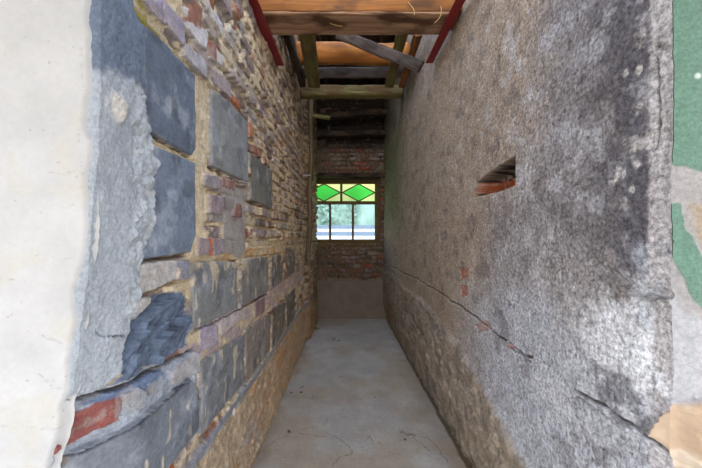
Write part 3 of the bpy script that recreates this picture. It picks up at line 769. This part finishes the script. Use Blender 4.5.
W_orange = wood_mat('fresh_orange_timber', (122, 78, 42), (166, 110, 60), (98, 68, 46))
W_grey = wood_mat('grey_weathered_timber', (88, 70, 56), (132, 112, 92), (78, 62, 50))
W_green = wood_mat('mossy_timber', (94, 84, 48), (136, 122, 76), (104, 80, 50))
W_post = wood_mat('weathered_pole', (84, 70, 52), (124, 106, 82))
W_pine = wood_mat('peeled_log', (150, 92, 42), (186, 122, 62), (128, 80, 42), grain=12)
W_dark = wood_mat('dark_old_timber', (54, 42, 34), (86, 68, 52), (44, 36, 30))
W_slate = wood_mat('dusty_grey_board', (70, 60, 54), (98, 84, 74), (62, 50, 42))
W_bark = wood_mat('split_underside', (136, 100, 74), (184, 146, 116), (92, 64, 46), grain=30)

# ------------------------------------------------------------------ roof timbers
zb = CAMZ+1.56
bx0 = -.86; bx1 = .93
beam = timber('timber_beam', (bx0, 2.30, zb+.13), (bx1, 2.30, zb+.13), .22, .22, W_orange, seed=3, rough=.003)
tag(beam, 'thick orange timber beam spanning the passage above the red steel strips', 'beam')
soff = timber('weathered_board', (-.665, 2.305, zb+.008), (.715, 2.305, zb+.008), .235, .022, W_bark, seed=8, rough=.004)
tag(soff, 'brown cracked bark edged board fixed under the thick orange beam', 'board')
M_red = plain_mat('red_oxide_paint', (128, 24, 26), .55, .18, 40)
def angle_bar(name, x_in, x_out, ya, yb, xb_in, xb_out, zt):
    """steel angle: a flat flange under the beam and an upright leg against the wall"""
    t = .008; h = .05
    bm = bmesh.new()
    def prism(pa, pb):
        va = [bm.verts.new(p) for p in pa]; vb = [bm.verts.new(p) for p in pb]
        bm.faces.new(va); bm.faces.new(vb[::-1])
        for i in range(4): bm.faces.new((va[i], va[(i+1) % 4], vb[(i+1) % 4], vb[i]))
    prism([(x_in, ya, zt-t), (x_out, ya, zt-t), (x_out, ya, zt), (x_in, ya, zt)], [(xb_in, yb, zt-t), (xb_out, yb, zt-t), (xb_out, yb, zt), (xb_in, yb, zt)])
    s = 1 if x_out > x_in else -1
    prism([(x_out-s*t, ya, zt), (x_out, ya, zt), (x_out, ya, zt+h), (x_out-s*t, ya, zt+h)], [(xb_out-s*t, yb, zt), (xb_out, yb, zt), (xb_out, yb, zt+h), (xb_out-s*t, yb, zt+h)])
    bmesh.ops.recalc_face_normals(bm, faces=bm.faces)
    me = bpy.data.meshes.new(name); bm.to_mesh(me); bm.free(); return link(name, me, None, M_red)
zr_ = zb-.009
o = angle_bar('steel_strip', -.62, -.69, 1.2, 2.83, -.615, -.69, zr_)
tag(o, 'dark red painted steel strip along the top of the brick wall on the left', 'steel bar')
o = angle_bar('steel_strip', .70, .765, 1.2, 2.78, .655, .72, zr_-.004)
tag(o, 'dark red painted steel strip against the grey rendered wall on the right', 'steel bar')

# rear timbers
tag(timber('timber_joist', at(305, 18, 2.75), at(314, 86, 3.95), .15, .05, W_green, seed=11), 'greenish sawn joist running back behind the orange beam, left side', 'joist')
tag(timber('timber_joist', (-.62, 2.62, 3.45), (-.62, 3.95, 3.43), .08, .10, W_dark, seed=12), 'nearly black joist tight against the left brick wall', 'joist')
tag(pole('round_log', (-.64, 3.6, 3.60), (.64, 3.6, 3.60), .118, .112, W_pine, seed=4), 'round peeled orange pine log lying across the roof space', 'log')
tag(timber('roof_board', (-.64, 3.83, 3.50), (.64, 3.83, 3.51), .03, .13, W_slate, seed=14), 'grey brown board standing on edge behind and below the pine log', 'board')
tag(timber('cross_beam', (-.66, 4.12, 3.40), (.655, 4.12, 3.40), .14, .145, W_green, seed=15), 'greenish brown cross beam, farthest of the beams before the dark end', 'beam')
tag(timber('loose_plank', at(338, 34, 3.35), at(421, 67, 2.75), .035, .10, W_slate, seed=16, rough=.004), 'grey loose plank slanting down to the right wall behind the orange beam', 'plank')
tag(timber('timber_joist', at(418, 34, 3.0), at(402, 86, 3.95), .08, .05, W_orange, seed=17), 'orange joist running back beside the right wall', 'joist')
tag(timber('timber_joist', at(403, 30, 3.0), at(389, 86, 3.95), .11, .05, W_green, seed=18), 'mossy green joist beside the orange joist on the right', 'joist')
tag(timber('wood_offcut', at(306, 115, 4.6), at(330, 118, 4.6), .06, .05, W_green, seed=19, rough=.003), 'short yellowish timber end poking out near the left post', 'timber')
tag(pole('wooden_post', (-.61, 4.46, 1.15), (-.59, 4.50, 3.72), .030, .026, W_post, seed=5, rough=.01), 'thin rough wooden post upright against the left wall before the brick pier', 'post')
# dark boards above the far window
tag(timber('lintel_beam', at(300, 135, 5.6), at(392, 133, 5.6), .14, .10, W_dark, seed=21), 'dark timber lying along the far brick wall, below the dark boards', 'beam')
tag(timber('lintel_beam', at(300, 118, 5.5), at(392, 112, 5.5), .12, .10, W_dark, seed=22), 'dark slanting timber high across the far wall', 'beam')
# window lintel
li = timber('timber_lintel', (-1.0, 5.80, oz1+.03), (.62, 5.80, oz1+.03), .20, .09, W_dark, seed=23, parent=wb_)

# roof deck; unseen gap left behind the beam to let sky light in
roof = timber('ceiling', (0, 3.95, 4.23), (0, 6.9, 4.34), 2.9, .06, W_dark, seed=24, rough=.002); tag(roof, 'dark roof boards over the passage', 'ceiling', kind='structure')
for k, x in enumerate((-.45, 0.02, .42)):
    tag(timber('roof_rafter', (x, 4.0, 4.13), (x, 5.70, 4.18), .08, .10, W_dark, seed=30+k), ('dark roof rafter nearest the brick wall', 'dark roof rafter along the middle of the passage', 'dark roof rafter nearest the rendered wall')[k], 'rafter')

# ------------------------------------------------------------------ window
M_frame = wood_mat('brown_window_frame', (84, 66, 38), (120, 98, 58))
def glass(name, c, rough=.12, trans=1.0):
    m = bpy.data.materials.new(name); m.use_nodes = True; n = m.node_tree.nodes; l = m.node_tree.links
    b = n['Principled BSDF']; b.inputs['Base Color'].default_value = (*lin(c), 1); b.inputs['Roughness'].default_value = rough
    b.inputs['Transmission Weight'].default_value = trans; b.inputs['IOR'].default_value = 1.1
    t = n.new('ShaderNodeTexCoord'); a = n.new('ShaderNodeTexNoise'); a.inputs['Scale'].default_value = 40
    l.new(t.outputs['Object'], a.inputs['Vector'])
    mr = n.new('ShaderNodeMapRange'); mr.inputs['To Min'].default_value = rough*.6; mr.inputs['To Max'].default_value = rough*1.5
    l.new(a.outputs['Fac'], mr.inputs['Value']); l.new(mr.outputs[0], b.inputs['Roughness'])
    return m
G_clear = glass('dusty_clear_glass', (226, 240, 240), .10)
G_green = glass('green_glass', (96, 226, 92), .35)
G_amber = glass('straw_glass', (255, 244, 170), .35)
win = bpy.data.objects.new('window_1', None); COL.objects.link(win); win.location = (0, YG, wz0)
tag(win, 'small brown wooden window with green diamond glass at the passage end', 'window', kind='structure')
def wpt(x, y): return at(x, y, YG)
def wpart(name, me, mat, parent=win):
    o = bpy.data.objects.new(name, me); COL.objects.link(o); me.materials.append(mat); o.parent = parent
    if parent is win: o.matrix_parent_inverse = Matrix.Translation((0, -YG, -wz0))
    return o
def boxes(rects, ya, yb):
    bm = bmesh.new()
    for (x0, y0, x1, y1) in rects:
        a = wpt(x0, y1); c = wpt(x1, y0); box_bm(bm, (a[0], ya, a[2]), (c[0], yb, c[2]))
    bmesh.ops.recalc_face_normals(bm, faces=bm.faces); me = bpy.data.meshes.new('m'); bm.to_mesh(me); bm.free(); return me
wpart('window_frame', boxes([(304, 181, 307.5, 243.5), (374.8, 181, 378.6, 243.5), (307.5, 181, 374.8, 184), (307.5, 239.2, 374.8, 243.5)], YG-.04, YG+.04), M_frame)
wpart('transom', boxes([(307.5, 201.3, 374.8, 204.4)], YG-.035, YG+.035), M_frame)
wpart('mullion', boxes([(340.2, 184, 342.4, 201.3)], YG-.03, YG+.03), M_frame)
wpart('mullion', boxes([(329, 204.4, 331.2, 239.2)], YG-.03, YG+.03), M_frame)
wpart('mullion', boxes([(351.8, 204.4, 354, 239.2)], YG-.03, YG+.03), M_frame)
def pane(poly, mat, nm='pane', t=.004):
    bm = bmesh.new(); P = [wpt(*p) for p in poly]
    a = [bm.verts.new((p[0], YG-t/2, p[2])) for p in P]; b = [bm.verts.new((p[0], YG+t/2, p[2])) for p in P]
    bm.faces.new(a); bm.faces.new(b[::-1]); n = len(P)
    for i in range(n): bm.faces.new((a[i], a[(i+1) % n], b[(i+1) % n], b[i]))
    bmesh.ops.recalc_face_normals(bm, faces=bm.faces); me = bpy.data.meshes.new(nm); bm.to_mesh(me); bm.free()
    return wpart(nm, me, mat)
for (xa, xb_) in ((307.5, 340.2), (342.4, 374.8)):
    xm = (xa+xb_)/2; ym = 192.6
    d = pane([(xa+.2, ym), (xm, 184.1), (xb_-.2, ym), (xm, 201.2)], G_green); d['label'] = 'green diamond glass'
    for tri in ([(xa, 184), (xm, 184), (xa, ym)], [(xm, 184), (xb_, 184), (xb_, ym)], [(xa, ym), (xm, 201.3), (xa, 201.3)], [(xb_, ym), (xb_, 201.3), (xm, 201.3)]):
        p = pane(tri, G_amber); p['label'] = 'straw yellow corner glass'
    bm = bmesh.new()
    pts = [(xa, ym), (xm, 184), (xb_, ym), (xm, 201.3)]
    for i in range(4):
        A_ = Vector(wpt(*pts[i])); B_ = Vector(wpt(*pts[(i+1) % 4])); dd = (B_-A_).normalized(); nn_ = Vector((-dd.z, 0, dd.x))*.010
        vs = []
        for yy in (YG-.012, YG+.012):
            for P in (A_-nn_, B_-nn_, B_+nn_, A_+nn_): vs.append(bm.verts.new((P.x, yy, P.z)))
        for f in ((0,1,2,3), (7,6,5,4), (0,4,5,1), (1,5,6,2), (2,6,7,3), (3,7,4,0)): bm.faces.new([vs[q] for q in f])
    bmesh.ops.recalc_face_normals(bm, faces=bm.faces); me = bpy.data.meshes.new('glazing_bar'); bm.to_mesh(me); bm.free(); wpart('glazing_bar', me, M_frame)
for (xa, xb_) in ((307.5, 329), (331.2, 351.8), (354, 374.8)):
    pane([(xa, 204.4), (xb_, 204.4), (xb_, 239.2), (xa, 239.2)], G_clear)
wpart('sill', boxes([(304, 243.5, 379, 246)], YB-.01, YG+.05), M_frame)

# ------------------------------------------------------------------ garden seen through the window
M_leaf = plain_mat('hedge_leaves', (150, 172, 158), .8, .2, 2)
rng = random.Random(4)
bm = bmesh.new()
for i in range(26):
    bmesh.ops.create_icosphere(bm, subdivisions=2, radius=1.0, matrix=Matrix.Translation((-5.2+i*.42, 16+.3*math.sin(i*2.1), .9+.5*(i % 2)))@Matrix.Diagonal((.8, .7, 1.4+.9*((i*7) % 5)/5+1.2, 1)))
for i in range(9000):
    x = rng.uniform(-5, 5); z = rng.uniform(0.0, 4.6); y = 15+rng.uniform(0, 1.2)+.4*math.sin(x*1.7)
    s = rng.uniform(.06, .16); a = Vector((rng.uniform(-1, 1), rng.uniform(-1, 1), rng.uniform(-1, 1))).normalized(); b = a.orthogonal().normalized()
    c = Vector((x, y, z)); vs = [bm.verts.new(c+a*s), bm.verts.new(c+b*s*.5), bm.verts.new(c-a*s), bm.verts.new(c-b*s*.5)]; bm.faces.new(vs)
me = bpy.data.meshes.new('hedge'); bm.to_mesh(me); bm.free(); o = link('hedge', me, None, M_leaf)
tag(o, 'pale green hedge seen blurred through the window', 'hedge', kind='stuff')
M_rail = plain_mat('grey_rail', (112, 122, 138), .7, .08, 5); M_white = plain_mat('white_wall', (240, 240, 240), .8, .03)
o = box('garden_wall', (-5, 14.2, -.05), (5, 14.4, 1.95), M_white, bevel=.01); tag(o, 'low white wall outside beyond the window', 'wall')
def gz_(y, Y): return CAMZ-(y-VY)*Y/F
for nm, ya, yb, lab in (('fence_rail', 225.2, 229.2, 'upper grey fence rail outside beyond the window'), ('fence_rail', 231.5, 236, 'lower grey fence rail outside beyond the window')):
    Yr = 11.0; o = timber(nm, (-4, Yr, (gz_(ya, Yr)+gz_(yb, Yr))/2), (4, Yr, (gz_(ya, Yr)+gz_(yb, Yr))/2), .05, gz_(ya, Yr)-gz_(yb, Yr), M_rail, seed=40, rough=.001)
    tag(o, lab, 'fence rail')
for x in (-2.6, 2.6):
    o = timber('fence_post', (x, 11.08, -.03), (x, 11.08, 2.0), .09, .09, W_slate, seed=41)
    tag(o, 'grey fence post outside, %s of the window' % ('left' if x < 0 else 'right'), 'fence post')

# ------------------------------------------------------------------ small things
M_twig = plain_mat('dry_twig', (92, 78, 48), .8); M_leafd = plain_mat('dry_leaf', (104, 108, 52), .8); M_peb = plain_mat('pebble', (84, 76, 68), .9)
def tube(name, pts, r, mat, label, cat, group=None):
    cu = bpy.data.curves.new(name, 'CURVE'); cu.dimensions = '3D'; cu.bevel_depth = r; cu.bevel_resolution = 2
    sp = cu.splines.new('POLY'); sp.points.add(len(pts)-1)
    for p, q in zip(sp.points, pts): p.co = (*q, 1)
    tmp = bpy.data.objects.new('t', cu); COL.objects.link(tmp)
    dg_ = bpy.context.evaluated_depsgraph_get(); me = bpy.data.meshes.new_from_object(tmp.evaluated_get(dg_))
    bpy.data.objects.remove(tmp); me.materials.clear()
    o = link(name, me, None, mat); return tag(o, label, cat, group)
M_straw = plain_mat('straw', (214, 176, 110), .7)
rg = random.Random(9)
for k, (x, y, ex, ey, lab) in enumerate(((408, 2, 414, 15, 'thin straw hanging on the orange beam, nearest the middle'), (441, 6, 434, 23, 'curved straw wisp hanging down on the right end of the orange beam'), (330, 23.5, 342, 25.5, 'short straw stuck under the left half of the beam'))):
    Yq = 2.17 if k < 2 else 2.278; a = Vector(at(x, y, Yq)); b = Vector(at(ex, ey, Yq)); n_ = 10
    pts = [a.lerp(b, i/n_)+Vector((.02*math.sin(i/n_*3.1), 0, -.01*math.sin(i/n_*3))) for i in range(n_+1)]
    tube('straw', pts, .0016, M_straw, lab, 'straw')
# floor litter
def fpt(x, y, z=.004): a = fl(x, y); return Vector((a[0], a[1], z))
for x, y, lab in ((315, 329, 'dry greenish leaf litter on the floor by the far left wall'), (337, 341.5, 'dark leaf scrap on the middle of the floor near the far end')):
    bm = bmesh.new(); c = fpt(x, y, .012)
    for i in range(14):
        p = c+Vector((rg.uniform(-.07, .07), rg.uniform(-.05, .05), rg.uniform(-.004, .012))); s = rg.uniform(.015, .035); an = rg.uniform(0, 6.28)
        dx = Vector((math.cos(an), math.sin(an), rg.uniform(-.2, .3)))*s; dy = Vector((-math.sin(an), math.cos(an), 0))*s*.45
        v = [bm.verts.new(q) for q in (p-dx, p+dy+Vector((0, 0, .006)), p+dx, p-dy)]; bm.faces.new(v)
        if y > 335 and i > 5: break
    me = bpy.data.meshes.new('leaf_litter'); bm.to_mesh(me); bm.free(); tag(link('leaf_litter', me, None, M_leafd), lab, 'leaf litter')
for (x, y, r, lab) in ((301, 392.5, .012, 'small dark stone on the left of the floor, beside a twig'), (291, 393, .009, 'tiny stone nearest the left footing'), (289, 432, .012, 'small dark stone in the near left of the floor'), (405, 440, .010, 'small dark chip on the near right of the floor'), (375, 398, .007, 'tiny dark chip in the middle of the floor'), (341, 377, .007, 'tiny dark chip right of centre beyond the floor crack'), (402, 375, .008, 'tiny stone beside the right gutter')):
    bm = bmesh.new(); bmesh.ops.create_icosphere(bm, subdivisions=2, radius=r)
    for v in bm.verts: v.co *= 1+rg.uniform(-.2, .2); v.co.z *= .6
    me = bpy.data.meshes.new('pebble'); bm.to_mesh(me); bm.free(); o = link('pebble', me, None, M_peb); o.location = fpt(x, y, r*.35); tag(o, lab, 'pebble')
p = fpt(400, 434); tube('twig', [p+Vector((i*.014, .012*math.sin(i*1.3)-.004*i, .006+.004*math.sin(i))) for i in range(9)], .0028, M_twig, 'thin dark twig lying on the near right of the floor', 'twig')
p = fpt(300, 389); tube('twig', [p+Vector((i*.006, .01*math.sin(i*1.1), .006+.003*i)) for i in range(7)], .0028, M_twig, 'short curled twig on the left of the floor by a small stone', 'twig')
# white pipe stub on the left wall near the far pier
M_pipe = plain_mat('white_plastic', (226, 222, 216), .4, .05)
a = Vector(at(300.5, 175.3, 4.3)); b = Vector(at(310.5, 175.3, 4.42))
tube('wire_stub', [a, a.lerp(b, .5)+Vector((0, 0, .003)), b], .006, M_pipe, 'short white wire end sticking out of the left wall near the window', 'wire')
